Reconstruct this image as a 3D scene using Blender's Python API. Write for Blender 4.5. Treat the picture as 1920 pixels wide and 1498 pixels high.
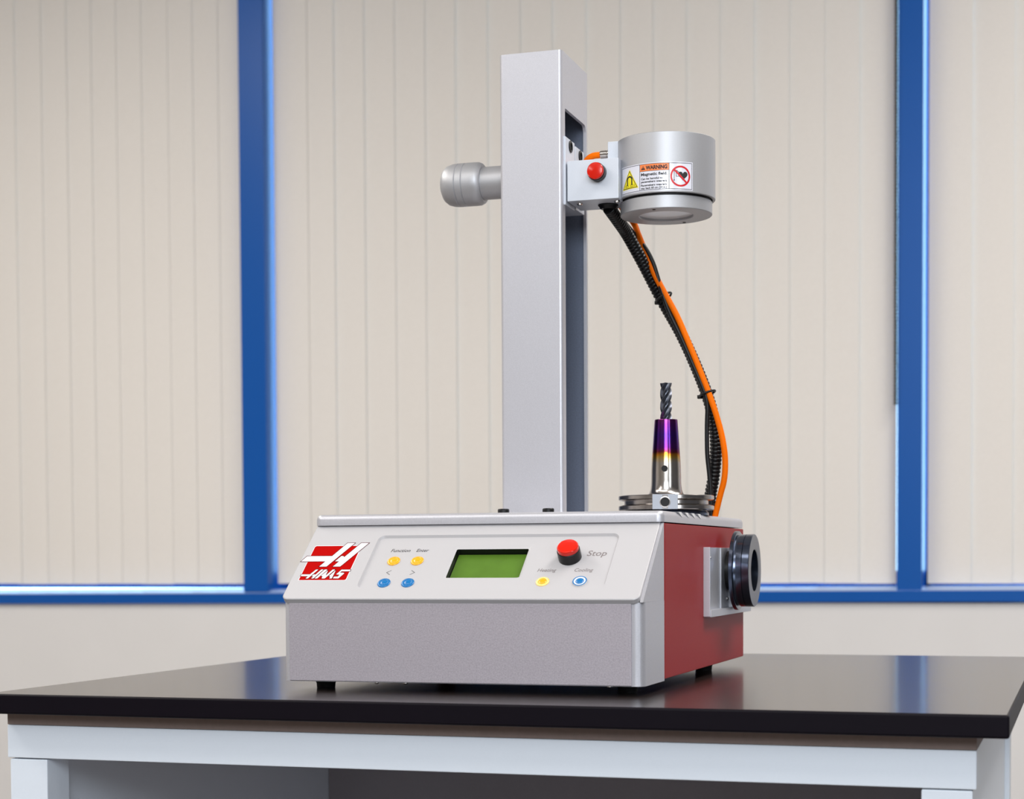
import bpy, bmesh, math, random
from mathutils import Vector, Matrix
random.seed(7)
D = bpy.data
for o in list(D.objects): D.objects.remove(o)
scn = bpy.context.scene
COL = scn.collection
PI = math.pi

# ------------------------------------------------------------------ camera
cam_d = D.cameras.new('camera'); cam = D.objects.new('camera', cam_d); COL.objects.link(cam)
right = Vector((0.9518855, 0.3064085, -0.0052657)); down = Vector((0.0063681, -0.0369561, -0.9992966)); fwd = Vector((-0.3063876, 0.9511825, -0.0371292))
m = Matrix.Identity(4)
for i, v in enumerate((right, -down, -fwd)):
    for j in range(3): m[j][i] = v[j]
m.translation = (0, 0, 1.028)
cam.matrix_world = m
cam_d.sensor_width = 36; cam_d.lens = 62.636; cam_d.shift_y = 0.2203
cam_d.clip_start = 0.05; cam_d.clip_end = 100
cam_d.dof.use_dof = True; cam_d.dof.focus_distance = 1.82; cam_d.dof.aperture_fstop = 9.0
scn.camera = cam

# ------------------------------------------------------------------ world, lights, exposure
w = D.worlds.new('daylight'); scn.world = w; w.use_nodes = True
bg = w.node_tree.nodes['Background']; bg.inputs[0].default_value = (0.45, 0.74, 1.0, 1); bg.inputs[1].default_value = 6.0
def area(name, loc, target, sx, sy, power, color):
    l = D.lights.new(name, 'AREA'); l.shape = 'RECTANGLE'; l.size = sx; l.size_y = sy; l.energy = power; l.color = color
    o = D.objects.new(name, l); COL.objects.link(o); o.location = loc
    d = Vector(target) - Vector(loc); o.rotation_euler = d.to_track_quat('-Z', 'Y').to_euler()
    return o
area('photo_softbox', (0.45, -2.0, 2.3), (-0.6, 2.0, 1.0), 1.8, 1.1, 76, (0.86, 0.93, 1.0))
area('ceiling_troffer', (-2.6, 1.6, 2.84), (-2.6, 1.6, 0), 0.6, 2.4, 58, (1.0, 0.96, 0.90))
area('side_softbox', (2.2, -0.9, 1.6), (-0.5, 1.75, 1.0), 0.4, 1.6, 17, (0.86, 0.93, 1.0))
area('ceiling_troffer', (0.6, 2.0, 2.84), (0.6, 2.0, 0), 0.6, 2.4, 50, (1.0, 0.96, 0.92))
area('ceiling_troffer', (-1.0, 0.2, 2.84), (-1.0, 0.2, 0), 2.4, 0.6, 20, (1.0, 0.97, 0.93))
area('ceiling_troffer', (-2.6, -1.6, 2.84), (-2.6, -1.6, 0), 0.6, 2.4, 40, (1.0, 0.97, 0.93))
scn.view_settings.view_transform = 'Standard'; scn.view_settings.look = 'None'
scn.view_settings.gamma = 1; scn.view_settings.use_curve_mapping = False
scn.view_settings.exposure = 0.02

# ------------------------------------------------------------------ materials
def lin(c):
    c /= 255.0
    return c / 12.92 if c <= 0.04045 else ((c + 0.055) / 1.055) ** 2.4
def C(r, g, b): return (lin(r), lin(g), lin(b), 1)
def mat(name, col, rough=0.5, metal=0.0, noise=0.0, nscale=400, bump=0.0, bscale=600, coat=0.0, spec=0.5, aniso=0.0):
    M = D.materials.new(name); M.use_nodes = True; nt = M.node_tree; b = nt.nodes['Principled BSDF']
    b.inputs['Base Color'].default_value = col; b.inputs['Roughness'].default_value = rough; b.inputs['Metallic'].default_value = metal
    b.inputs['Specular IOR Level'].default_value = spec
    if coat: b.inputs['Coat Weight'].default_value = coat; b.inputs['Coat Roughness'].default_value = 0.12
    if noise or bump:
        tc = nt.nodes.new('ShaderNodeTexCoord')
    if noise:
        n = nt.nodes.new('ShaderNodeTexNoise'); n.inputs['Scale'].default_value = nscale; n.inputs['Detail'].default_value = 2
        nt.links.new(tc.outputs['Object'], n.inputs['Vector'])
        mp = nt.nodes.new('ShaderNodeMapRange'); mp.inputs[3].default_value = 1 - noise; mp.inputs[4].default_value = 1 + noise
        mp.inputs[1].default_value = 0.25; mp.inputs[2].default_value = 0.75
        nt.links.new(n.outputs[0], mp.inputs[0])
        mx = nt.nodes.new('ShaderNodeMix'); mx.data_type = 'RGBA'; mx.blend_type = 'MULTIPLY'; mx.inputs[0].default_value = 1
        mx.inputs[6].default_value = col; nt.links.new(mp.outputs[0], mx.inputs[7]); nt.links.new(mx.outputs[2], b.inputs['Base Color'])
    if bump:
        n2 = nt.nodes.new('ShaderNodeTexNoise'); n2.inputs['Scale'].default_value = bscale; n2.inputs['Detail'].default_value = 3
        nt.links.new(tc.outputs['Object'], n2.inputs['Vector'])
        bp = nt.nodes.new('ShaderNodeBump'); bp.inputs['Strength'].default_value = bump; bp.inputs['Distance'].default_value = 0.001
        nt.links.new(n2.outputs[0], bp.inputs['Height']); nt.links.new(bp.outputs[0], b.inputs['Normal'])
    return M
SILVER = mat('silver_paint', C(196, 195, 201), 0.38, 0.5, 0.06, 1000, 0.10, 1800)
TUBE_IN = mat('dark_tube_inside', C(112, 120, 138), 0.5, 0.4, 0.1, 600)  # inside of the column, a darker blue grey than its outside
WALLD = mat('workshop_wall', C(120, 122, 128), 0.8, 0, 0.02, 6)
SILVERC = mat('silver_cover', C(172, 165, 172), 0.5, 0.3, 0.13, 700, 0.14, 1500)  # same silver paint as the column, its dimmer reflection put into the colour
PANEL = mat('brushed_panel', C(184, 182, 184), 0.45, 0.1, 0.015, 900)
RED = mat('red_paint', C(152, 20, 24), 0.45, 0.15, 0.08, 1500, 0.12, 1800, spec=0.12)
ALU = mat('satin_aluminium', C(184, 184, 187), 0.48, 0.6, 0.03, 1200)
ALUP = mat('plain_aluminium', C(196, 197, 203), 0.4, 0.6, 0.02, 900)
BOXM = mat('grey_anodised', C(205, 210, 219), 0.45, 0.25, 0.02, 900)
STEEL = mat('ground_steel', C(178, 172, 168), 0.2, 1.0, 0.05, 300)
MATTE_STEEL = mat('milled_steel', C(160, 164, 172), 0.5, 0.35, 0.03, 900)
BLUED = mat('blued_steel', C(92, 100, 118), 0.18, 0.95)
BLUEDF = mat('blued_steel_face', C(118, 120, 126), 0.36, 0.7, 0.04, 900)
CARB = mat('coated_carbide', C(92, 95, 104), 0.28, 0.9)
CHROME = mat('chrome', C(210, 205, 200), 0.12, 1.0)
BLACK = mat('black_plastic', C(13, 13, 15), 0.42, spec=0.35)
RUBBER = mat('black_rubber', C(14, 14, 16), 0.7)
HOSE = mat('hose_plastic', C(10, 10, 12), 0.34, spec=0.35)
INK = mat('black_ink', C(28, 28, 30), 0.6)
INKG = mat('grey_ink', C(120, 112, 112), 0.6)
INKD = mat('dark_grey_ink', C(58, 56, 58), 0.6)
ORANGE = mat('orange_cable_jacket', C(244, 112, 0), 0.5, spec=0.1)
REDP = mat('red_plastic', C(208, 28, 8), 0.2, coat=0.3, spec=0.3)
YEL = mat('yellow_button', C(236, 168, 18), 0.3, coat=0.3, spec=0.3)
YELP = mat('pale_yellow_button', C(252, 214, 120), 0.3, coat=0.3)
BLU = mat('blue_button', C(12, 108, 170), 0.3, coat=0.2, spec=0.3)
WHT = mat('white_plastic', C(240, 240, 242), 0.3, coat=0.3)
LABEL = mat('label_white', C(226, 226, 236), 0.25, coat=0.6)
LORANGE = mat('label_orange', C(248, 132, 66), 0.4)
LYEL = mat('label_yellow', C(245, 228, 30), 0.35)
LRED = mat('label_red', C(206, 16, 28), 0.35)
LOGOR = mat('logo_red', C(170, 3, 1), 0.6, spec=0.03)
LOGOW = mat('logo_white', C(226, 226, 230), 0.5, spec=0.2)
LOGOD = mat('logo_outline', C(84, 8, 12), 0.5, spec=0.1)
LCD = mat('lcd_green', C(82, 116, 38), 0.22, 0, 0.08, 60)
TOP = mat('black_phenolic', C(38, 30, 28), 0.3, 0, 0.10, 500, coat=0.45, spec=0.4)
TEDGE = mat('black_phenolic_edge', C(12, 7, 16), 0.5, spec=0.12)
BENCH = mat('bench_enamel', C(222, 229, 238), 0.42, 0, 0.01, 500)
BENCHP = mat('bench_panel', C(150, 146, 152), 0.5, 0, 0.03, 500)
VANE = mat('blind_fabric', C(233, 227, 220), 0.85, 0, 0.02, 250, 0.05, 900)
WALL = mat('wall_paint', C(226, 223, 221), 0.8, 0, 0.015, 6, 0.03, 300)
CEIL = mat('ceiling_tile', C(232, 230, 226), 0.9, 0, 0.02, 30)
FLOOR = mat('floor_vinyl', C(120, 112, 106), 0.5, 0, 0.05, 12)
BLUEF = mat('blue_frame_paint', C(8, 84, 166), 0.34, 0, 0.03, 300, spec=0.25)
LEDGE = mat('sill_ledge_sheen', C(176, 196, 230), 0.3, 0.3)  # pale reflection on the blue sill, put into the colour
UNDER = mat('brown_under_layer', C(128, 112, 106), 0.7, 0, 0.05, 200)  # brown layer between the bench rails and the black top
def tint_mat():
    M = D.materials.new('heat_tinted_steel'); M.use_nodes = True; nt = M.node_tree; b = nt.nodes['Principled BSDF']
    tc = nt.nodes.new('ShaderNodeTexCoord'); sp = nt.nodes.new('ShaderNodeSeparateXYZ'); nt.links.new(tc.outputs['Object'], sp.inputs[0])
    n = nt.nodes.new('ShaderNodeTexNoise'); n.inputs['Scale'].default_value = 90; nt.links.new(tc.outputs['Object'], n.inputs['Vector'])
    ad = nt.nodes.new('ShaderNodeMath'); ad.operation = 'MULTIPLY_ADD'; ad.inputs[1].default_value = 0.006; nt.links.new(n.outputs[0], ad.inputs[0]); nt.links.new(sp.outputs[2], ad.inputs[2])
    mp = nt.nodes.new('ShaderNodeMapRange'); mp.inputs[1].default_value = 0.020 + 0.003; mp.inputs[2].default_value = 0.104 + 0.003
    nt.links.new(ad.outputs[0], mp.inputs[0])
    r = nt.nodes.new('ShaderNodeValToRGB'); nt.links.new(mp.outputs[0], r.inputs[0]); e = r.color_ramp.elements
    e[0].position = 0.0; e[0].color = C(196, 190, 186); e[1].position = 1.0; e[1].color = C(140, 62, 92)
    for p, c in ((0.36, C(200, 190, 178)), (0.43, C(214, 176, 96)), (0.475, C(214, 140, 40)), (0.51, C(130, 50, 60)), (0.56, C(96, 40, 120)), (0.72, C(80, 44, 140)), (0.86, C(104, 44, 130))):
        q = e.new(p); q.color = c
    nt.links.new(r.outputs[0], b.inputs['Base Color']); b.inputs['Metallic'].default_value = 1; b.inputs['Roughness'].default_value = 0.2
    return M
TINT = tint_mat()
def glass_mat():
    M = D.materials.new('window_glass'); M.use_nodes = True; nt = M.node_tree; nt.nodes.remove(nt.nodes['Principled BSDF'])
    t = nt.nodes.new('ShaderNodeBsdfTransparent'); g = nt.nodes.new('ShaderNodeBsdfGlossy'); g.inputs['Roughness'].default_value = 0.02
    t.inputs[0].default_value = (0.9, 0.94, 0.95, 1); mx = nt.nodes.new('ShaderNodeMixShader'); f = nt.nodes.new('ShaderNodeFresnel'); f.inputs[0].default_value = 1.3
    nt.links.new(f.outputs[0], mx.inputs[0]); nt.links.new(t.outputs[0], mx.inputs[1]); nt.links.new(g.outputs[0], mx.inputs[2])
    nt.links.new(mx.outputs[0], nt.nodes['Material Output'].inputs[0]); return M
GLASS = glass_mat()

# ------------------------------------------------------------------ helpers (all lengths in mm until linked)
def link(name, bm, mats, parent=None, loc=(0, 0, 0), rot=(0, 0, 0), smooth=35, label=None):
    bmesh.ops.recalc_face_normals(bm, faces=bm.faces[:])
    bmesh.ops.scale(bm, vec=(.001, .001, .001), verts=bm.verts[:])
    me = D.meshes.new(name); bm.to_mesh(me); bm.free()
    for mm in (mats if isinstance(mats, (list, tuple)) else [mats]): me.materials.append(mm)
    if smooth:
        me.polygons.foreach_set('use_smooth', [True] * len(me.polygons)); me.set_sharp_from_angle(angle=math.radians(smooth)); wn = True
    else: wn = False
    o = D.objects.new(name, me); COL.objects.link(o)
    o.location = [c / 1000 for c in loc]; o.rotation_euler = rot
    if wn:
        md = o.modifiers.new('even_normals', 'WEIGHTED_NORMAL'); md.keep_sharp = True; md.weight = 100
    if parent: o.parent = parent
    if label: o['label'] = label
    return o
def thing(name, label, cat, loc, rotz=0, group=None):
    o = D.objects.new(name, None); COL.objects.link(o); o.empty_display_size = .05
    o.location = loc; o.rotation_euler = (0, 0, rotz); o['label'] = label; o['category'] = cat
    if group: o['group'] = group
    return o
def struct(name, bm, mats, **k):
    o = link(name, bm, mats, **k)
    o['kind'] = 'structure'; return o
def B(): return bmesh.new()
def box(bm, x0, x1, y0, y1, z0, z1, bev=0, seg=2, mi=0):
    r = bmesh.ops.create_cube(bm, size=1)
    vs = r['verts']
    for v in vs: v.co = Vector(((x0 + x1) / 2 + v.co.x * (x1 - x0), (y0 + y1) / 2 + v.co.y * (y1 - y0), (z0 + z1) / 2 + v.co.z * (z1 - z0)))
    fs = {f for v in vs for f in v.link_faces}
    for f in fs: f.material_index = mi
    if bev:
        es = list({e for v in vs for e in v.link_edges})
        bmesh.ops.bevel(bm, geom=es, offset=bev, segments=seg, profile=0.5, affect='EDGES')
    return bm
def frame_of(axis):
    a = Vector(axis).normalized(); u = a.orthogonal().normalized()
    if abs(a.z) > .99: u = Vector((1, 0, 0))
    return u, a.cross(u), a
def lathe(bm, prof, seg=48, c=(0, 0, 0), axis=(0, 0, 1), mi=0, mis=None, caps=True):
    u, v, a = frame_of(axis); c = Vector(c); rings = []
    for r, z in prof:
        if r < 1e-6: rings.append([bm.verts.new(c + a * z)])
        else: rings.append([bm.verts.new(c + a * z + (u * math.cos(2 * PI * i / seg) + v * math.sin(2 * PI * i / seg)) * r) for i in range(seg)])
    for k in range(len(rings) - 1):
        p, q = rings[k], rings[k + 1]; mm = mis[k] if mis else mi
        for i in range(seg):
            j = (i + 1) % seg
            if len(p) == 1 and len(q) == 1: continue
            if len(p) == 1: f = bm.faces.new((p[0], q[i], q[j]))
            elif len(q) == 1: f = bm.faces.new((p[i], p[j], q[0]))
            else: f = bm.faces.new((p[i], p[j], q[j], q[i]))
            f.material_index = mm
    if caps:
        for rg, mm in ((rings[0], mis[0] if mis else mi), (rings[-1], mis[-1] if mis else mi)):
            if len(rg) > 1: bm.faces.new(rg).material_index = mm
    return bm
def spline(pts, n):
    P = [Vector(p) for p in pts]; P = [P[0] * 2 - P[1]] + P + [P[-1] * 2 - P[-2]]; out = []
    segs = len(P) - 3
    for k in range(n + 1):
        t = k / n * segs; i = min(int(t), segs - 1); t -= i
        a, b, c, d = P[i:i + 4]
        out.append(0.5 * ((2 * b) + (c - a) * t + (2 * a - 5 * b + 4 * c - d) * t * t + (3 * b - a - 3 * c + d) * t ** 3))
    return out
def resample(pts, step):
    L = [0]
    for a, b in zip(pts, pts[1:]): L.append(L[-1] + (b - a).length)
    n = max(2, int(L[-1] / step)); out = []; i = 0
    for k in range(n + 1):
        s = L[-1] * k / n
        while i < len(L) - 2 and L[i + 1] < s: i += 1
        t = (s - L[i]) / max(1e-9, L[i + 1] - L[i]); out.append(pts[i].lerp(pts[i + 1], t))
    return out
def tube(bm, pts, rf, seg=12, closed=False, mi=0):
    n = len(pts); rings = []; prev = None
    for i, p in enumerate(pts):
        if closed: t = (pts[(i + 1) % n] - pts[i - 1]).normalized()
        else: t = (pts[min(i + 1, n - 1)] - pts[max(i - 1, 0)]).normalized()
        u = (prev - t * prev.dot(t)).normalized() if prev else t.orthogonal().normalized()
        prev = u; v = t.cross(u); r = rf(i) if callable(rf) else rf
        rings.append([bm.verts.new(p + (u * math.cos(2 * PI * k / seg) + v * math.sin(2 * PI * k / seg)) * r) for k in range(seg)])
    for i in range(n if closed else n - 1):
        p, q = rings[i], rings[(i + 1) % n]
        for k in range(seg):
            f = bm.faces.new((p[k], p[(k + 1) % seg], q[(k + 1) % seg], q[k])); f.material_index = mi
    if not closed:
        bm.faces.new(rings[0]); bm.faces.new(rings[-1])
    return bm
def prism(bm, poly, a0, a1, axes='xyz', mi=0):
    """poly in the first two named axes, extruded along the third"""
    ix = {'x': 0, 'y': 1, 'z': 2}
    def P(p, h):
        c = [0, 0, 0]; c[ix[axes[0]]] = p[0]; c[ix[axes[1]]] = p[1]; c[ix[axes[2]]] = h; return bm.verts.new(c)
    A = [P(p, a0) for p in poly]; Bv = [P(p, a1) for p in poly]; n = len(poly)
    fs = [bm.faces.new(A), bm.faces.new(Bv)]
    for i in range(n): fs.append(bm.faces.new((A[i], A[(i + 1) % n], Bv[(i + 1) % n], Bv[i])))
    for f in fs: f.material_index = mi
    return bm
def rrect(x0, y0, x1, y1, r, n=6, rs=None):
    out = []; rs = rs or (r, r, r, r)
    for (cx, cy, a0), rr in zip(((x1, y1, 0), (x0, y1, 90), (x0, y0, 180), (x1, y0, 270)), rs):
        sx = 1 if cx == x1 else -1; sy = 1 if cy == y1 else -1
        for k in range(n + 1):
            a = math.radians(a0 + 90 * k / n)
            out.append((cx - sx * rr + rr * math.cos(a), cy - sy * rr + rr * math.sin(a)))
    return out
def loop(bm, pts, z):
    vs = [bm.verts.new((p[0], p[1], z)) for p in pts]
    return vs, [bm.edges.new((vs[i], vs[(i + 1) % len(vs)])) for i in range(len(vs))]
def bridge(bm, a, b, mi=0):
    n = len(a)
    for i in range(n): bm.faces.new((a[i], a[(i + 1) % n], b[(i + 1) % n], b[i])).material_index = mi
def fill(bm, edges, mi=0):
    r = bmesh.ops.triangle_fill(bm, edges=edges, use_beauty=True)
    for g in r['geom']:
        if isinstance(g, bmesh.types.BMFace): g.material_index = mi
def text_mesh(s, shear=0.0, bold=0.0):
    cu = D.curves.new('lettering', 'FONT'); cu.body = s; cu.size = 1; cu.shear = shear; cu.offset = bold; cu.resolution_u = 3
    o = D.objects.new('lettering', cu); me = D.meshes.new_from_object(o)
    D.objects.remove(o); D.curves.remove(cu); return me
def add_text(bm, s, x0, x1, y0, cap, z, mi=0, shear=0.0, bold=0.0, f=None, thick=0):
    """s spans x0..x1, baseline y0, capital height cap; f maps flat points onto another surface"""
    me = text_mesh(s, shear, bold); xs = [v.co.x for v in me.vertices]; lo, hi = min(xs), max(xs)
    hm = text_mesh('H', 0, bold); hs = [v.co.y for v in hm.vertices]; ch = max(hs)
    sx = (x1 - x0) / (hi - lo); sy = cap / ch
    vs = []
    for v in me.vertices:
        p = (x0 + (v.co.x - lo) * sx, y0 + v.co.y * sy)
        vs.append(bm.verts.new(f(p, z) if f else (p[0], p[1], z)))
    for p in me.polygons:
        try: bm.faces.new([vs[i] for i in p.vertices]).material_index = mi
        except ValueError: pass
    D.meshes.remove(me); D.meshes.remove(hm)
def poly(bm, pts, z, mi=0, f=None):
    if not f:
        bm.faces.new([bm.verts.new((p[0], p[1], z)) for p in pts]).material_index = mi
        return
    t = bmesh.new(); t.faces.new([t.verts.new((p[0], p[1], 0)) for p in pts])      # sliced into narrow strips so that it can follow a curve
    bmesh.ops.triangulate(t, faces=t.faces[:])
    x0, x1 = min(p[0] for p in pts), max(p[0] for p in pts); x = x0 + 1.5
    while x < x1:
        bmesh.ops.bisect_plane(t, geom=t.verts[:] + t.edges[:] + t.faces[:], plane_co=(x, 0, 0), plane_no=(1, 0, 0)); x += 1.5
    mp = {v: bm.verts.new(f((v.co.x, v.co.y), z)) for v in t.verts}
    for fc in t.faces: bm.faces.new([mp[v] for v in fc.verts]).material_index = mi
    t.free()
def strip(bm, pts, wd, z, mi=0, f=None, closed=False):
    """flat line of width wd along pts"""
    n = len(pts)
    for i in range(n if closed else n - 1):
        a = Vector(pts[i]); b = Vector(pts[(i + 1) % n]); d = (b - a).normalized(); q = Vector((-d.y, d.x)) * wd / 2; e = d * min(wd / 2, (b - a).length * .3)
        m_ = max(1, int((b - a).length / 2.5)) if f else 1
        A = a - e; Bp = b + e
        for k in range(m_):
            p0 = A.lerp(Bp, k / m_); p1 = A.lerp(Bp, (k + 1) / m_)
            quad = [p0 - q, p1 - q, p1 + q, p0 + q]
            vs = [bm.verts.new(f(p, z) if f else (p.x, p.y, z)) for p in quad]
            bm.faces.new(vs).material_index = mi

# ================================================================== SETTING
CAMZ = 1028
def slab(name, x0, x1, y0, y1, z0, z1, m_):
    b = B(); box(b, x0, x1, y0, y1, z0, z1); return struct(name, b, m_)
slab('floor', -5200, 4200, -5200, 4400, -60, 0, FLOOR)
slab('ceiling', -5200, 4200, -5200, 4400, 2900, 2960, CEIL)
slab('wall_left', -5260, -5200, -5200, 4400, 0, 2900, WALL)
slab('wall_right', 4200, 4260, -5200, 4400, 0, 2900, WALLD)
slab('wall_front', -5200, 4200, -5260, -5200, 0, 2900, WALL)
bw = B(); box(bw, -5200, 4200, 4172, 4360, 0, 922); box(bw, -5200, 4200, 4172, 4360, 2790, 2900); box(bw, -5200, -3660, 4172, 4360, 920, 2792); box(bw, 1230, 4200, 4172, 4360, 920, 2792); struct('wall_back', bw, WALL)
# blue mullions between the windows and the blue sill rail
def mullion(name, x0, x1):
    b = B(); box(b, x0, x1, 4163.5, 4330, 946, 2790, 1.5); return struct(name, b, BLUEF)
mullion('trim_1', -2068, -1999); mullion('trim_2', -413, -357)
mullion('trim_4', -3700, -3632); mullion('trim_5', 1180, 1240)
b = B()
def sill_run(prof, y):
    b = B(); n = len(prof)
    a = [b.verts.new((-5200, p, 927 + z - 3700 * .0045)) for p, z in prof]; c = [b.verts.new((4200, p, 927 + z + 5700 * .0045)) for p, z in prof]
    b.faces.new(a); b.faces.new(c)
    for i in range(n): b.faces.new((a[i], a[(i + 1) % n], c[(i + 1) % n], c[i]))
    return b
sill = struct('trim_3', sill_run([(4160, -7), (4160, 17), (4162, 18.5), (4330, 18.5), (4330, -7)], 0), BLUEF, smooth=0)
link('sill_ledge', sill_run([(4162.5, 18.6), (4165, 20.5), (4188, 27), (4330, 29), (4330, 18.6)], 0), LEDGE, sill, smooth=0, label='ledge on the blue sill, pale sheen put into its colour')
def window(n, x0, x1):
    b = B()
    for q in ((x0, x0 + 8, 950, 2790), (x1 - 8, x1, 950, 2790), (x0, x1, 955, 995), (x0, x1, 2750, 2790)):
        box(b, q[0], q[1], 4285, 4325, q[2], q[3])
    o = struct('window_%d' % n, b, BLUEF)
    b = B(); box(b, x0 + 6, x1 - 6, 4302, 4308, 985, 2760); g = link('pane', b, GLASS, o)
window(1, -3632, -2068); window(2, -1999, -413); window(3, -357, 1180)

# vertical blinds: every vane is a part
def vane_mesh():
    b = B(); n = 8; W = 97; rows = []
    for k in range(n + 1):
        t = k / n - .5; x = t * W; y = -2.2 * (1 - 4 * t * t)
        rows.append((x, y))
    f0 = [b.verts.new((x, y, 0)) for x, y in rows]; f1 = [b.verts.new((x, y, 1760)) for x, y in rows]
    g0 = [b.verts.new((x, y + .7, 0)) for x, y in rows]; g1 = [b.verts.new((x, y + .7, 1760)) for x, y in rows]
    for k in range(n):
        b.faces.new((f0[k], f0[k + 1], f1[k + 1], f1[k])); b.faces.new((g0[k], g0[k + 1], g1[k + 1], g1[k]))
        b.faces.new((f0[k], f0[k + 1], g0[k + 1], g0[k])); b.faces.new((f1[k], f1[k + 1], g1[k + 1], g1[k]))
    b.faces.new((f0[0], g0[0], g1[0], f1[0])); b.faces.new((f0[-1], g0[-1], g1[-1], f1[-1]))
    return b
first_vane = None
def blind(label, seams, x0, x1):
    global first_vane
    t = thing('vertical_blind', label, 'blind', (0, 4.206, .967), 0)
    b = B(); box(b, x0, x1, -18, 22, 1766, 1800, 2); link('headrail', b, WHT, t)
    for i, s in enumerate(seams):
        # s is the right-hand edge of a vane as it is seen
        cx = s - 48.2
        if first_vane is None:
            o = link('vane', vane_mesh(), VANE, t, smooth=60); first_vane = o
        else:
            o = first_vane.copy(); COL.objects.link(o); o.parent = t
        o.location = (cx / 1000, 0.0, random.uniform(-.001, .001)); o.rotation_euler = (0, 0, -math.radians(3.0 + random.uniform(-.5, .5)))
    return t
L1 = [-3585 + 75.6 * k for k in range(11)] + [-2753, -2671, -2593, -2518.5, -2443.7, -2369.4, -2292, -2219.5, -2146, -2075]
L2 = [-1895, -1821.6, -1738.7, -1656.6, -1575.5, -1495, -1411, -1326.4, -1244.8, -1160, -1075, -993.7, -913, -832, -751, -667, -585.6, -504.8, -418]
L3 = [-251, -160] + [-160 + 88 * k for k in range(1, 15)]
blind('cream vertical blind left of the left blue mullion', L1, -3620, -2075)
mid_blind = blind('wide cream vertical blind between the two blue mullions, behind the column', L2, -1990, -422)
blind('cream vertical blind right of the right blue mullion', L3, -348, 1170)
b = B()
for k in range(168):
    z = 412 + k * 8.1
    bmesh.ops.create_icosphere(b, subdivisions=1, radius=4.8, matrix=Matrix.Translation((-416.5, -47, z)))
tube(b, [Vector((-416.5, -47, 412)), Vector((-416.5, -47, 1770))], 1.3, 6)
link('control_chain', b, mat('chain_metal', C(26, 27, 25), 0.6, 0.0), mid_blind, label='dark bead chain hanging beside the right blue mullion')

# ================================================================== BENCH
bench = thing('lab_bench', 'pale blue grey steel bench with a black laminate top, carrying the machine', 'bench', (-.0578, 1.4858, 0), 0)
W = 961
b = B(); box(b, -W, 0, 0, 874, 880.5, 900, 2.2, 3)
for f in b.faces:
    c = f.calc_center_median(); f.material_index = 0 if c.z > 899.9 else 1
link('table_top', b, [TOP, TEDGE], bench)
b = B(); box(b, -W + 8, -27, 28, 66, 835, 867.6, 1.2); link('front_rail', b, BENCH, bench)
b = B(); box(b, -W + 8, -27, 28.6, 828, 867.8, 880.4, .4); link('under_layer', b, UNDER, bench, label='brown layer under the black top')
b = B(); box(b, -W + 8, -27, 790, 828, 835, 867.6, 1.2); link('back_rail', b, BENCH, bench)
for sx in (-W + 8, -67):
    b = B(); box(b, sx, sx + 40, 66.2, 789.8, 835, 867.6, 1.2); link('side_rail', b, BENCH, bench)
for x0 in (-W + 10, -72):
    for y0 in (29, 787):
        b = B(); box(b, x0, x0 + 42, y0, y0 + 40, 0, 834, 1.5); lg = link('leg', b, BENCH, bench)
        b = B(); lathe(b, [(12, -2), (16, -1), (16, 6), (10, 9), (0, 9)], 20, (x0 + 21, y0 + 20, 2)); link('levelling_foot', b, RUBBER, lg)
b = B(); box(b, -W + 16, -W + 40, 69.2, 786.8, 120, 834.5); link('side_panel', b, BENCH, bench)
b = B(); box(b, -58, -36, 69.2, 786.8, 120, 834.5); link('side_panel', b, BENCH, bench)
b = B(); box(b, -W + 40.5, -58.5, 735, 755, 120, 834.5); link('back_panel', b, BENCHP, bench)
b = B(); box(b, -W + 40.5, -58.5, 69.5, 734, 120, 142); link('lower_shelf', b, BENCHP, bench)

# ================================================================== MACHINE (local origin: front left corner of the body on the bench top)
ORG = Vector((-.7526, 1.6, .9))
mach = thing('shrink_fit_machine', 'silver and dark red heat shrink machine with tall column and control panel on the bench', 'machine', ORG)
XR = 364.8
# rear red housing
b = B(); box(b, 0, XR, 86.5, 503, 10.7, 162, 1.2); link('rear_housing', b, RED, mach, label='dark red rear housing')
# front silver housing: rounded lower box and a wedge under the panel
b = B()
prism(b, rrect(0, 0, XR, 85.6, 0, 8, (1, 1, 9, 9)), 9.2, 87.2)
wedge = [(12.6, 87.3), (85.6, 87.3), (85.6, 147.0)]
rim = [(-1.2, 87.3), (85.6, 87.3), (85.6, 162.3), (84.2, 161.8)]
prism(b, rim, 361.4, XR - .4, 'yzx')
prism(b, wedge, 0.9, 361.3, 'yzx')
front = link('front_housing', b, SILVER, mach)
b = B(); box(b, 7.5, 353.5, -1.6, 2, 9.7, 86, 0.8, 2); link('front_cover', b, SILVERC, mach, label='flat grey front cover plate')
# top plate
b = B()
outl = rrect(-.6, 80.4, XR + .2, 503, 7, 6)
steps = [(0, 163.0), (0, 169.0), (.7, 171.4), (2.2, 173.2), (4.4, 174.0)]
loops = []
for ins, z in steps:
    loops.append(loop(b, rrect(-.6 + ins, 80.4 + ins, XR + .2 - ins, 503 - ins, max(7 - ins, 2), 6), z)[0])
for p, q in zip(loops, loops[1:]): bridge(b, p, q)
b.faces.new(loops[0]); b.faces.new(loops[-1])
tp = link('top_plate', b, SILVER, mach)
for y in (155, 186, 216.5, 247):  # white wedges stand for glints of light on the plate edge
    b = B(); n = [(y - 9, 174.15), (y + 6, 174.15), (y + 9, 168.8), (y + 5, 170.0)]
    prism(b, n, XR - 6, XR + .45, 'yzx'); link('edge_glint', b, WHT, tp, label='small white glint painted on the plate edge')
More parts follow.
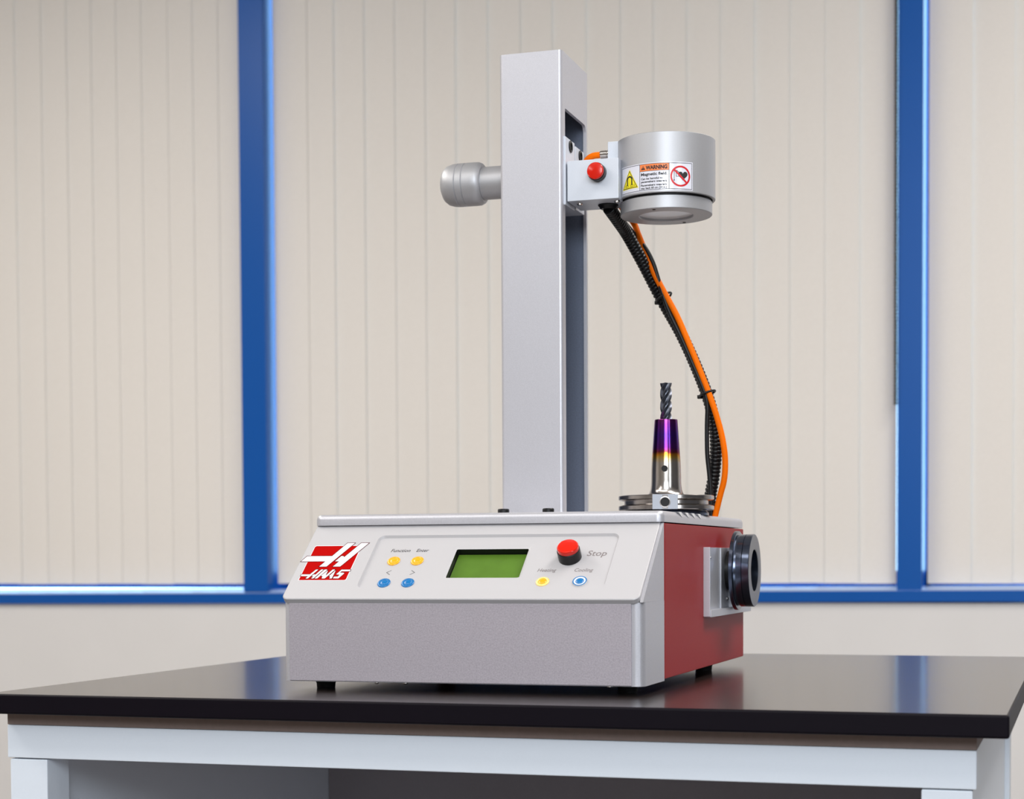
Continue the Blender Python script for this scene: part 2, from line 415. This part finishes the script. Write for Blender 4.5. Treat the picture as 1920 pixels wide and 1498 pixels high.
# feet
for x, y in ((26, 45), (338, 45), (26, 400), (338, 400)):
    b = B(); lathe(b, [(12.5, 10.9), (9.6, 4.5), (9.2, 0.2), (0, 0.2)], 24, (x, y, 0)); link('foot', b, RUBBER, mach)
for x in (126, 330, 96):
    b = B(); lathe(b, [(2.4, 9.4), (2.4, 8), (1.4, 7.2), (0, 7.0)], 12, (x, 8, 0)); link('screw', b, CHROME, mach)

# ---- control panel, in its own frame: x right, y up the slope, z out of the panel
PA = math.radians(39.34)
PL = (0, -4.8, 90.1); PR = (PA, 0, 0)
PLEN = 115.6
ZP = -2.3
b = B()
T = 5.5
ox0, ox1 = 0.6, 361.2
outer = rrect(ox0, 0, ox1, PLEN, 0, 8, (1.2, 1.2, 6.5, 6.5))
o2 = rrect(ox0 + .8, .8, ox1 - .8, PLEN - .3, 0, 8, (1, 1, 6, 6))
inner = rrect(74.8, 16.2, 324.6, 98, 7, 8)
inner2 = rrect(75.9, 17.3, 323.5, 96.3, 6, 8)
hole = rrect(157.4, 34.2, 238.6, 85.8, 4.5, 8)
hole2 = rrect(161.5, 36.0, 236.0, 80.0, 1.6, 8)
a0 = loop(b, outer, -T)[0]; a1, e1 = loop(b, outer, -.7); a2, e2 = loop(b, o2, 0)
i1, ei1 = loop(b, inner, 0); i2, ei2 = loop(b, inner2, ZP)
h1, eh1 = loop(b, hole, ZP)
h2, eh2 = loop(b, hole2, ZP - 1.8); h3, eh3 = loop(b, hole2, -12.2)
bridge(b, a0, a1); bridge(b, a1, a2)
bridge(b, a2, i1); bridge(b, i1, i2); bridge(b, i2, h1); bridge(b, h1, h2); bridge(b, h2, h3, 1); b.faces.new(h3).material_index = 1
panel = link('control_panel', b, [PANEL, BLACK], mach, PL, PR, smooth=30)
def on_panel(name, b, mats, parent=None, label=None, smooth=35):
    if parent: return link(name, b, mats, parent, label=label, smooth=smooth)
    return link(name, b, mats, mach, PL, PR, label=label, smooth=smooth)
b = B(); box(b, 162.2, 235.6, 36.4, 79.4, -12.1, -10.6, 0); on_panel('display', b, LCD, label='green liquid crystal display', smooth=0)
def button(x, y, m1, m2, label):
    b = B(); lathe(b, [(6.6, ZP - .5), (6.6, ZP + .5), (6.0, ZP + 1.1), (5.0, ZP + 1.3), (4.3, ZP + .9)], 32, (x, y, 0), caps=False)
    o = on_panel('push_button', b, m1, label=label)
    b = B(); lathe(b, [(4.3, ZP + .9), (3.9, ZP + .8), (3.2, ZP + 1.3), (1.8, ZP + 1.8), (0, ZP + 2.0)], 32, (x, y, 0), caps=False)
    on_panel('button_dome', b, m2, o)
button(100.9, 59.8, YEL, YEL, 'yellow button under the word Function')
button(125.7, 59.9, YEL, YEL, 'yellow button under the word Enter')
button(100.7, 26.3, BLU, BLU, 'blue button under the left arrow')
button(125.5, 26.5, BLU, BLU, 'blue button under the right arrow')
button(262.0, 28.0, YELP, YEL, 'pale yellow button under the word Heating')
button(298.7, 28.2, WHT, BLU, 'white and blue button under the word Cooling')
def ring_flat(b, cx, cy, r0, r1, z, mi=0, n=32):
    p = [b.verts.new((cx + r0 * math.cos(2 * PI * k / n), cy + r0 * math.sin(2 * PI * k / n), z)) for k in range(n)]
    q = [b.verts.new((cx + r1 * math.cos(2 * PI * k / n), cy + r1 * math.sin(2 * PI * k / n), z)) for k in range(n)]
    bridge(b, p, q, mi)
b = B(); ring_flat(b, 298.7, 28.2, 5.8, 6.9, ZP + 1.2, 0); on_panel('button_ring', b, BLU, smooth=0)
# stop button: black collar and red cap
def stop_button(parent, c, axis, r, lo, name_label):
    b = B(); lathe(b, [(r * 1.06, lo), (r * 1.06, lo + r * .95), (r, lo + r * 1.02), (0, lo + r * 1.02)], 36, c, axis)
    o = link('stop_button', b, BLACK, parent, label=name_label)
    b = B(); lathe(b, [(r * .99, lo + r * 1.0), (r * .99, lo + r * 1.34), (r * .93, lo + r * 1.42), (r * .9, lo + r * 1.40), (r * .86, lo + r * 1.42), (r * .5, lo + r * 1.47), (0, lo + r * 1.5)], 36, c, axis)
    link('button_cap', b, REDP, o, label='red button cap')
    return o
sb = stop_button(mach, (0, 0, 0), (0, 0, 1), 10.6, 0, 'red and black stop button on the control panel')
Rm = Matrix.Rotation(PA, 4, 'X'); sb.location = (Vector((PL[0], PL[1], PL[2])) + Rm @ Vector((281.5, 63.5, ZP))) / 1000; sb.rotation_euler = PR
# lettering
def words(name, items, m_, shear=.22, bold=0.0, label=None):
    b = B(); bold = bold or .012
    for s, x0, x1, y0, cap in items: add_text(b, s, x0, x1, y0, cap, ZP + .06, 0, shear, bold)
    return on_panel(name, b, m_, label=label, smooth=0)
words('lettering', [('Function', 93.2, 113.9, 74.2, 4.7)], INKD, label='dark grey word Function')
words('lettering', [('Enter', 120.3, 133.4, 74.3, 4.7)], INKD, label='dark grey word Enter')
words('lettering', [('Heating', 253, 271.9, 43.0, 4.7)], INKG, label='grey word Heating')
words('lettering', [('Cooling', 289.9, 308.3, 43.1, 4.7)], INKG, label='grey word Cooling')
words('lettering', [('Stop', 297.2, 316.7, 66.6, 7.8)], INKG, .15, label='grey word Stop')
b = B()
strip(b, [(102.6, 45.4), (98.6, 42.4), (102.6, 39.2)], .6, ZP + .06); on_panel('lettering', b, INKD, label='left pointing arrow sign', smooth=0)
b = B()
strip(b, [(124.0, 45.4), (128.0, 42.4), (124.0, 39.2)], .6, ZP + .06); on_panel('lettering', b, INKD, label='right pointing arrow sign', smooth=0)
# emblem decal
b = B()
RED_P = [(11.2, 81.7), (59, 81.7), (60.1, 80.6), (60.1, 29.2), (58.8, 28.3), (9.8, 28.3), (9.8, 80.4)]
def grow(p, d):
    cx = sum(q[0] for q in p) / len(p); cy = sum(q[1] for q in p) / len(p)
    return [(q[0] + d * (1 if q[0] > cx else -1), q[1] + d * (1 if q[1] > cy else -1)) for q in p]
poly(b, grow(RED_P, .6), .05, 1); poly(b, RED_P, .12, 0)
BIG = [[(1.8, 56.9), (6.1, 65.9), (33.3, 65.9), (43.4, 86.3), (52.2, 86.3), (33.0, 48.7), (24.3, 48.7), (28.4, 56.9)],
       [(58.4, 86.2), (67.4, 86.2), (47.8, 48.7), (39.2, 48.7), (43.2, 56.9), (38.8, 56.9), (43.3, 65.8), (45.8, 65.8), (47.2, 64.4)]]
for p in BIG:
    poly(b, p, .18, 1); strip(b, p, .75, .21, 2, closed=True)
SM = [[(9.6, 37.3), (18.9, 37.3), (22.9, 44.8), (26.0, 44.8), (19.1, 30.4), (15.9, 30.4), (17.4, 34), (9.6, 34)],
      [(28.6, 44.8), (31.7, 44.8), (25.0, 30.4), (21.9, 30.4), (23.4, 33.8), (21.2, 33.8), (22.9, 37.1), (25.0, 37.1)],
      [(32.3, 44.8), (35.6, 44.8), (35.5, 43.3), (29.1, 30.4), (25.7, 30.4)],
      [(36.1, 43.2), (36.9, 42.1), (36.7, 35.9), (41.0, 44.8), (44.2, 44.6), (39.5, 34.8), (37.2, 30.4), (33.4, 30.4), (33.3, 33.8), (31.3, 34.8)],
      [(44.5, 43.5), (45.1, 42.1), (44.9, 30.4), (41.8, 30.4), (41.7, 33.6), (40.0, 34)],
      [(60.7, 44.5), (50.6, 44.5), (46.8, 36.7), (50.8, 36.1), (49.8, 33.8), (46.0, 33.8), (45.5, 30.4), (51.9, 30.4), (55.8, 38.6), (54.6, 39.7), (51.0, 39.7), (51.9, 41.4), (60.7, 41.4)]]
for p in SM:
    poly(b, p, .18, 1); strip(b, p, .6, .21, 2, closed=True)
on_panel('emblem_decal', b, [LOGOR, LOGOW, LOGOD], label='red square decal with a white slanted H and the word HAAS', smooth=0)

# ---- column: rectangular tube with a slot in its right side
cx0, cx1, cy0, cy1, cz0, cz1 = 148.0, 217.5, 243.2, 348.5, 174, 670
sy0, sy1, sz1 = 256.0, 341.0, 611.0
b = B(); t_ = 3.5
out = rrect(cx0, cy0, cx1, cy1, 3.5, 5); inn = rrect(cx0 + t_, cy0 + t_, cx1 - t_, cy1 - t_, 1.2, 5)
# outer/inner shell without the right wall: drop the straight run on +x between rear and front corner arcs
N = 6
order = out[0:]; orderi = inn[0:]
# rrect order: (x1,y1) corner, (x0,y1), (x0,y0), (x1,y0) -> open polyline starting and ending at +x
A0 = [b.verts.new((p[0], p[1], cz0)) for p in order]; A1 = [b.verts.new((p[0], p[1], cz1)) for p in order]
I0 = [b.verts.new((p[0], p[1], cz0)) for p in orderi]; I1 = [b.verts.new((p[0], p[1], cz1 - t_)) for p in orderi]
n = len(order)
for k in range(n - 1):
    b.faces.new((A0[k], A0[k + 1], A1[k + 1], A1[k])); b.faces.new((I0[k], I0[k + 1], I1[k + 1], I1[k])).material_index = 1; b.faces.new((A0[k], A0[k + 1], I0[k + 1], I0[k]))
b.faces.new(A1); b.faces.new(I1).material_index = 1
ya, yb = order[-1][1], order[0][1]
def arc(cy, cz, r, a0, a1, k=5): return [(cy + r * math.cos(math.radians(a0 + (a1 - a0) * i / k)), cz + r * math.sin(math.radians(a0 + (a1 - a0) * i / k))) for i in range(k + 1)]
wall = [(ya, cz0), (sy0, cz0)] + arc(sy0 + 2, sz1 - 2, 2, 180, 90) + arc(sy1 - 8, sz1 - 8, 8, 90, 0) + [(sy1, cz0), (yb, cz0), (yb, cz1), (ya, cz1)]
for xx in (cx1, cx1 - t_):
    b.faces.new([b.verts.new((xx, p[0], p[1])) for p in wall])
ed = wall[1:-3]
e0 = [b.verts.new((cx1, p[0], p[1])) for p in ed]; e1_ = [b.verts.new((cx1 - t_, p[0], p[1])) for p in ed]
for k in range(len(ed) - 1): b.faces.new((e0[k], e0[k + 1], e1_[k + 1], e1_[k]))
bmesh.ops.remove_doubles(b, verts=b.verts[:], dist=.02)
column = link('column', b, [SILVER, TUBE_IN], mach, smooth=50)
for x in (158.5, 208.5):
    b = B(); lathe(b, [(0, 174), (6.2, 174.2), (6.2, 180.6), (5.4, 181.6), (0, 181.6)], 20, (x, 217, 0)); link('bolt', b, BLACK, mach)
b = B(); box(b, 144, 221.5, 205, 352, 173.6, 176.2, .5); link('base_flange', b, SILVER, mach)
# carriage blocks in the slot
b = B(); box(b, 195, 219.6, 250.0, 286.5, 507, 580, .8); blk1 = link('carriage_block', b, BOXM, mach)
b = B(); box(b, 195, 217.0, 299.5, 334.5, 511, 580, .8); blk2 = link('carriage_block', b, BOXM, mach)
b = B(); box(b, 190, 213.0, 286.5, 299.5, 511, 582, .4); link('guide_rail', b, ALUP, mach)
for (yy, xx, bl) in ((269, 219.7, blk1), (317.5, 217.1, blk2)):
    for zz in (572.5, 520):
        b = B(); lathe(b, [(6.4, 0.0), (6.4, .8), (5.9, 1.2), (4.0, 1.2), (3.6, -2), (0, -2)], 24, (xx, yy, zz), (1, 0, 0)); link('socket_screw', b, BLACK, bl)
# arm box
b = B(); box(b, 221, 277.6, 251.2, 306, 510.4, 553.2, .7); link('arm_box', b, BOXM, mach)
b = B(); box(b, 277.4, 300, 280, 306, 512, 553.2, .5); link('arm_neck', b, BOXM, mach)
stop_button(mach, (255.2, 251.2, 538.4), (0, -1, 0), 9.0, 0, 'red and black push button on the arm box')
for x, y in ((232, 262), (273, 262)):
    b = B(); lathe(b, [(3.2, 510.6), (3.2, 508.6), (2.2, 507.6), (0, 507.4)], 16, (x, y, 0)); link('screw', b, CHROME, mach)
b = B(); lathe(b, [(11, 510.5), (11, 509.2), (9.8, 508.4), (9, 506.4), (8, 505.6), (0, 505.6)], 32, (258, 283, 0)); link('hose_gland', b, BLACK, mach)
b = B(); box(b, 260.2, 292, 273, 300, 553.2, 575.6, .6); link('connector_bracket', b, BOXM, mach)
b = B(); box(b, 273.0, 275.2, 270.5, 273.2, 556, 571, .1); link('gasket', b, BLACK, mach)
b = B(); lathe(b, [(4.6, 0), (4.6, 2.2), (3.6, 2.4), (3.6, 3.2), (4.4, 3.4), (4.4, 10.2), (3.6, 11), (0, 11)], 20, (260.2, 283, 564.5), (-1, 0, 0)); link('cable_connector', b, CHROME, mach)
# knob on the left side
b = B()
lathe(b, [(18.0, 0), (18.0, 40)], 40, (148.2, 296, 545.8), (-1, 0, 0)); link('knob_shaft', b, ALU, mach)
b = B()
lathe(b, [(18.2, 36.0), (20.0, 36.0), (22.2, 37.6), (23.6, 41), (23.8, 46), (23.8, 55.4), (22.9, 56.2), (23.8, 57.0), (23.8, 63.4), (22.9, 64.2), (23.8, 65.0), (23.4, 70.5), (21.6, 77), (18, 81.4), (12, 84.2), (0, 85)], 48, (148.2, 296, 545.8), (-1, 0, 0))
link('knob', b, ALU, mach)

# ---- heating head
HX, HY = 319.2, 296.0
b = B()
lathe(b, [(52.0, 575.5), (52.8, 574.9), (52.8, 512.6), (52.2, 512.0), (49.8, 512.0)], 96, (HX, HY, 0), caps=False)
top_c = [(0, 574.2), (47, 574.2), (48, 575.5), (52.0, 575.5)]
lathe(b, top_c, 96, (HX, HY, 0), caps=False)
bmesh.ops.remove_doubles(b, verts=b.verts[:], dist=.01)
head = link('heating_head', b, ALU, mach, label='round aluminium heating head')
b = B(); lathe(b, [(48.6, 514), (48.6, 508)], 64, (HX, HY, 0), caps=False); link('head_gap', b, BLACK, head)
b = B()
lathe(b, [(48.6, 510.0), (49.4, 509.6), (49.4, 497.0), (48.8, 496.4), (29.6, 496.4), (29.0, 497.0), (29.0, 499.2)], 96, (HX, HY, 0), caps=False)
link('head_ring', b, ALU, head)
b = B(); lathe(b, [(29.2, 499.0), (26, 499.3), (0, 499.8)], 64, (HX, HY, 0), caps=False); link('head_disc', b, WHT, head, label='pale disc in the underside of the head')
for a in (75, 265):
    b = B(); lathe(b, [(1.8, 496.5), (1.8, 495.9), (0, 495.7)], 12, (HX + 42 * math.cos(math.radians(a)), HY + 42 * math.sin(math.radians(a)), 0)); link('screw', b, BLACK, head)
# warning label wrapped round the head
RL = 52.8; VA = math.atan2(.4334, 1.896)
TH0 = VA - math.radians(63.2); ZL = 514.0
def wrap(p, z):
    a = TH0 + p[0] / RL; r = RL + z
    return (HX + r * math.sin(a), HY - r * math.cos(a), ZL + p[1])
b = B()
LW, LH = 87.4, 29.4
n = 40
for k in range(n):
    s0, s1 = LW * k / n, LW * (k + 1) / n
    b.faces.new([b.verts.new(wrap(p, .08)) for p in ((s0, 0), (s1, 0), (s1, LH), (s0, LH))])
z1, z2, z3 = .14, .18, .22
for x0, x1 in ((1.2, 29.2), (29.2, 61.3), (61.3, 86.2)):
    strip(b, [(x0, 1.2), (x1, 1.2), (x1, LH - 1.2), (x0, LH - 1.2)], .5, z2, 1, wrap, True)
# orange banner
for k in range(8):
    s0 = 29.5 + 31.5 * k / 8; s1 = 29.5 + 31.5 * (k + 1) / 8
    b.faces.new([b.verts.new(wrap(p, z1)) for p in ((s0, 20.9), (s1, 20.9), (s1, 27.9), (s0, 27.9))]).material_index = 2
strip(b, [(29.4, 20.9), (61.1, 20.9)], .4, z2, 1, wrap)
add_text(b, 'WARNING', 36.2, 59.4, 22.5, 4.0, z2, 1, 0, .05, wrap)
poly(b, [(30.6, 22.4), (35.6, 22.4), (33.1, 26.9)], z2, 1, wrap)
strip(b, [(33.1, 25.6), (33.1, 24.1)], .55, z3, 2, wrap); strip(b, [(33.1, 23.3), (33.1, 23.2)], .5, z3, 2, wrap)
add_text(b, 'Magnetic field.', 30.6, 59.6, 16.2, 3.0, z2, 1, 0, .03, wrap)
add_text(b, 'Can be harmful to', 30.6, 54.6, 12.0, 2.1, z2, 1, 0, .03, wrap)
add_text(b, 'pacemakers wearers.', 30.6, 59.6, 8.9, 2.1, z2, 1, 0, .03, wrap)
add_text(b, 'Pacemakers wearers', 30.6, 58.8, 5.2, 2.1, z2, 1, 0, .03, wrap)
add_text(b, 'stay back 60 cm (24 in.)', 30.6, 58.8, 2.2, 2.1, z2, 1, 0, .03, wrap)
# magnet triangle
poly(b, [(2.6, 5.0), (27.4, 5.0), (15.0, 25.6)], z1, 3, wrap)
strip(b, [(4.4, 6.0), (25.6, 6.0), (15.0, 23.6)], .7, z2, 1, wrap, True)
U = [(11.6, 9.6), (11.6, 14.6)] + [(15 - 3.4 * math.cos(math.radians(q)), 14.6 + 3.4 * math.sin(math.radians(q))) for q in range(0, 181, 12)] + [(18.4, 14.6), (18.4, 9.6)]
strip(b, U, 1.7, z2, 1, wrap)
for x in (11.0, 18.4): strip(b, [(x - 1.6, 7.4), (x + 1.9, 7.4), (x + 1.9, 9.2), (x - 1.6, 9.2)], .35, z2, 1, wrap, True)
for x in (8.4, 21.6): strip(b, [(x, 7.2), (x + .8, 8.0), (x, 8.8), (x + .8, 9.6)], .35, z2, 1, wrap)
# no pacemaker sign
cx, cy, R_ = 73.4, 14.4, 10.0
circ = [(cx + R_ * math.cos(2 * PI * k / 40), cy + R_ * math.sin(2 * PI * k / 40)) for k in range(40)]
heart = []
for k in range(40):
    a = 2 * PI * k / 40
    heart.append((cx + 2.6 + .33 * 16 * math.sin(a) ** 3, cy + .8 + .33 * (13 * math.cos(a) - 5 * math.cos(2 * a) - 2 * math.cos(3 * a) - math.cos(4 * a))))
poly(b, heart, z1, 1, wrap)
strip(b, [(cx - 4.6, cy + 4.8), (cx - 2.0, cy + 4.8), (cx - 2.0, cy - .2), (cx - 4.6, cy - .2)], .5, z1, 1, wrap, True)
strip(b, [(cx - 3.4, cy + 4.8), (cx - 3.4, cy + 5.8), (cx - 6.8, cy + 5.8), (cx - 6.8, cy - 4.0)], .5, z1, 1, wrap)
poly(b, [(cx - 7.4, cy - 4.8), (cx - 6.2, cy - 4.8), (cx - 6.2, cy - 3.6), (cx - 7.4, cy - 3.6)], z1, 1, wrap)
strip(b, circ, 1.9, z2, 4, wrap, True)
strip(b, [(cx - 6.6, cy + 6.6), (cx + 6.6, cy - 6.6)], 1.9, z3, 4, wrap)
link('warning_label', b, [LABEL, INK, LORANGE, LYEL, LRED], head, smooth=0, label='white label reading WARNING Magnetic field with two pictograms')

# ---- cables between head and body
def corr(pts, r, pitch):
    b = B(); P = resample(spline(pts, 200), pitch / 4)
    prof = (0.0, .9, 1.0, .9)
    return tube(b, P, lambda i: r * (.84 + .16 * prof[i % 4]), 18)
hose_p = [(258.5, 283, 507), (262.3, 311.5, 496.9), (265.2, 338.2, 487.3), (276.2, 364.9, 460.2), (293.2, 384, 421.5), (314.7, 384, 383.3), (331.2, 384, 347.9), (344.5, 384, 314.5), (352.4, 384, 287.4), (355.4, 384, 263.4), (355.4, 384, 242.4), (352.9, 384, 218.5), (349.3, 384, 197.6), (346.8, 384, 170)]
link('corrugated_hose', corr(hose_p, 7.1, 4.3), HOSE, mach, label='black corrugated hose', smooth=80)
org_p = [(250, 283, 564.5), (240, 284, 564), (231, 290, 559), (229, 304, 548), (236, 316, 537), (252, 332, 526), (264.3, 366.4, 507), (270.9, 366.9, 491.8), (279.3, 367.4, 470.6), (289.6, 367.9, 446.3), (301.7, 368.5, 423.1), (315, 369, 398.1), (328.2, 369.5, 367.3), (340.2, 370, 337.8), (350.9, 370.5, 310.2), (359.9, 371, 283.2), (365.8, 371.5, 259.4), (368.4, 372.1, 237.4), (367.3, 372.6, 216), (362.4, 373.1, 197.1), (355.5, 373.6, 170)]
b = B(); tube(b, resample(spline(org_p, 260), 3), 3.4, 16); link('power_cable', b, ORANGE, mach, label='orange power cable', smooth=80)
blk_p = [(262, 300, 508), (258, 340, 506), (267, 365.4, 491.8), (279.1, 366, 476.3), (287.5, 366.6, 459.9), (292.9, 367.1, 443), (298.8, 367.7, 423.1), (306.6, 368.3, 402), (319.2, 368.9, 375.4), (333, 369.5, 343.4), (345, 370.1, 314.5), (348.5, 370.7, 298.4), (348, 371.3, 274.7), (348.2, 371.8, 244.9), (350.4, 372.4, 221.1), (352.1, 373, 200.2), (352, 373.6, 170)]
b = B(); tube(b, resample(spline(blk_p, 200), 3), 2.5, 12); link('thin_cable', b, BLACK, mach, label='thin black cable', smooth=80)
def tie(c, dirv, ra, rb, off):
    u = Vector((0, 1, 0)); t = Vector(dirv).normalized(); v = t.cross(u).normalized(); c = Vector(c)
    P = [c + u * (ra * math.cos(2 * PI * k / 28)) + v * (rb * math.sin(2 * PI * k / 28)) for k in range(28)]
    b = B(); tube(b, P, 1.3, 8, True)
    h = c + v * off
    box(b, h.x - 2.4, h.x + 2.4, h.y - 2.4, h.y + 2.4, h.z - 2.0, h.z + 2.0, .4)
    link('cable_tie', b, BLACK, mach, smooth=60)
tie((297.5, 378, 421.5), (.55, 0, -.83), 12, 9.5, -9.5)
tie((347.0, 378, 312.0), (.36, 0, -.93), 12, 9.2, -9.2)
# socket in the top plate
b = B(); lathe(b, [(46, 173.8), (46, 176.5), (44, 179.0), (24, 179.6), (0, 179.6)], 64, (HX - .6, HY, 0)); link('holder_socket', b, BLUED, mach)

# ---- bracket on the right side
b = B()
box(b, XR - .2, XR + 1.6, 271, 500, 66, 139.2, .2)
box(b, XR - .2, XR + 7.2, 269.8, 272.6, 65.2, 139.4, .5)
box(b, XR - .2, XR + 8.6, 271, 506, 64.6, 72.2, .5)
br = link('holder_bracket', b, ALUP, mach, label='aluminium bracket on the red side')
b = B(); box(b, XR + 1.6, XR + 7.4, 396, 420, 72.2, 139.4, .5); link('bracket_strip', b, ALUP, br)
b = B(); box(b, XR + 1.6, XR + 3.0, 352, 396, 72.2, 139.0, .2); link('bracket_step', b, ALUP, br)
for z in (82, 104, 131):
    b = B(); lathe(b, [(2.2, 0), (2.2, .7), (1.2, 1.3), (0, 1.4)], 12, (XR + 3.0, 388, z), (1, 0, 0)); link('rivet', b, CHROME, br)
b = B(); lathe(b, [(1.8, 0), (1.6, .6), (0, .9)], 12, (XR + 1.6, 300, 128), (1, 0, 0)); link('rivet', b, CHROME, br)
RY, RZ = 391.0, 113.6
b = B(); lathe(b, [(22.0, -3), (22.0, 18), (20, 19), (0, 19)], 40, (XR, RY, RZ), (1, 0, 0)); link('peg', b, BLACK, br)

# ================================================================== spare ring on the bracket
ring = thing('adapter_ring', 'thick dark blued steel ring hanging on the right side bracket', 'ring', ORG + Vector((XR + 9, RY, RZ - 41)) / 1000)
rc = (0, 0, 41.0)
prof = [(23.2, 2.4), (43.4, 2.4), (44.4, 3.0), (44.4, 6.6), (43.6, 7.2), (39.6, 7.4), (39.2, 9.4), (40.6, 9.8), (40.8, 16), (40.0, 16.4), (40.8, 16.8), (40.8, 24.0), (40.2, 24.6)]
b = B(); lathe(b, prof, 80, rc, (1, 0, 0), caps=False); rb = link('sleeve', b, BLUED, ring)
b = B(); lathe(b, [(40.2, 24.6), (24.4, 24.6), (23.4, 24.0)], 80, rc, (1, 0, 0), caps=False); link('end_face', b, BLUEDF, ring)
b = B(); lathe(b, [(23.4, 24.0), (23.2, 2.4)], 80, rc, (1, 0, 0), caps=False); link('bore', b, BLUED, ring)

# ================================================================== tool holder and end mill
TX, TY = 318.5, 296.0
holder = thing('tool_holder', 'steel tool holder with heat tinted purple and gold nose, standing on the machine', 'tool holder', ORG + Vector((TX, TY, 179.8)) / 1000)
b = B()
lathe(b, [(0, 0), (51.0, 0), (51.7, .6), (51.7, 4.2), (51.0, 4.8), (45.6, 6.2), (45.6, 9.6), (51.0, 11.0), (51.7, 11.5), (51.7, 15.0), (51.0, 15.6), (22, 15.6)], 96, (0, 0, 0), caps=False)
# flat milled away at the drive block
for v in b.verts:
    a = math.atan2(v.co.x - 8, -v.co.y)
flange = link('flange', b, STEEL, holder)
# drive block facing the viewer, turned a little
ba = math.radians(11.5)
b = B(); box(b, -13.4, 13.4, -51.6, -38, -.1, 15.7, .4)
bmesh.ops.rotate(b, cent=(0, 0, 0), matrix=Matrix.Rotation(ba, 3, 'Z'), verts=b.verts[:])
blk = link('drive_block', b, MATTE_STEEL, holder)
d_ = Vector((math.sin(ba), -math.cos(ba), 0))
b = B(); lathe(b, [(5.9, .12), (4.9, .2), (4.8, .15)], 32, d_ * 51.6 + Vector((0, 0, 7.6)), d_, caps=False); link('hole_rim', b, STEEL, blk)
b = B(); lathe(b, [(4.9, .18), (0, .16)], 32, d_ * 51.6 + Vector((0, 0, 7.6)), d_, caps=False); link('screw_hole', b, RUBBER, blk)
# nose
b = B()
pr = [(22.5, 15.5), (20.2, 16.6), (18.2, 19), (17.0, 22.4), (16.4, 27), (16.2, 32), (16.0, 44), (15.6, 52), (12.5, 97.2), (12.2, 98), (6.6, 98)]
lathe(b, pr, 80, (0, 0, 0), caps=False); nose = link('nose', b, TINT, holder)
na = math.radians(7); nd = Vector((math.sin(na), -math.cos(na), 0))
b = B(); lathe(b, [(3.4, .5), (3.2, 0.3), (0, .2)], 24, nd * 16.0 + Vector((0, 0, 44.6)), nd, caps=False); link('vent_hole', b, RUBBER, nose)

mill = thing('end_mill', 'dark grey spiral fluted end mill clamped in the tinted tool holder', 'end mill', ORG + Vector((TX, TY, 277.6)) / 1000)
b = B(); nseg = 56; rings = []
H = 39.8; layers = 70
for k in range(layers + 1):
    z = -2 + (H + 2) * k / layers; rot = 2 * PI * z / 54.0; rg = []
    for i in range(nseg):
        a = 2 * PI * i / nseg; ph = (a * 4 / (2 * PI)) % 1.0
        rr = 6.35 if ph < .18 else (6.35 - 3.2 * math.sin(PI * (ph - .18) / .82) ** .7)
        if z < 0: rr = min(rr + 0, 6.3)
        rg.append(b.verts.new((rr * math.cos(a + rot), rr * math.sin(a + rot), z)))
    rings.append(rg)
for p, q in zip(rings, rings[1:]): bridge(b, p, q)
b.faces.new(rings[0])
ct = b.verts.new((0, 0, H - 1.4))
for i in range(nseg): b.faces.new((rings[-1][i], rings[-1][(i + 1) % nseg], ct))
link('fluted_body', b, CARB, mill, smooth=40)
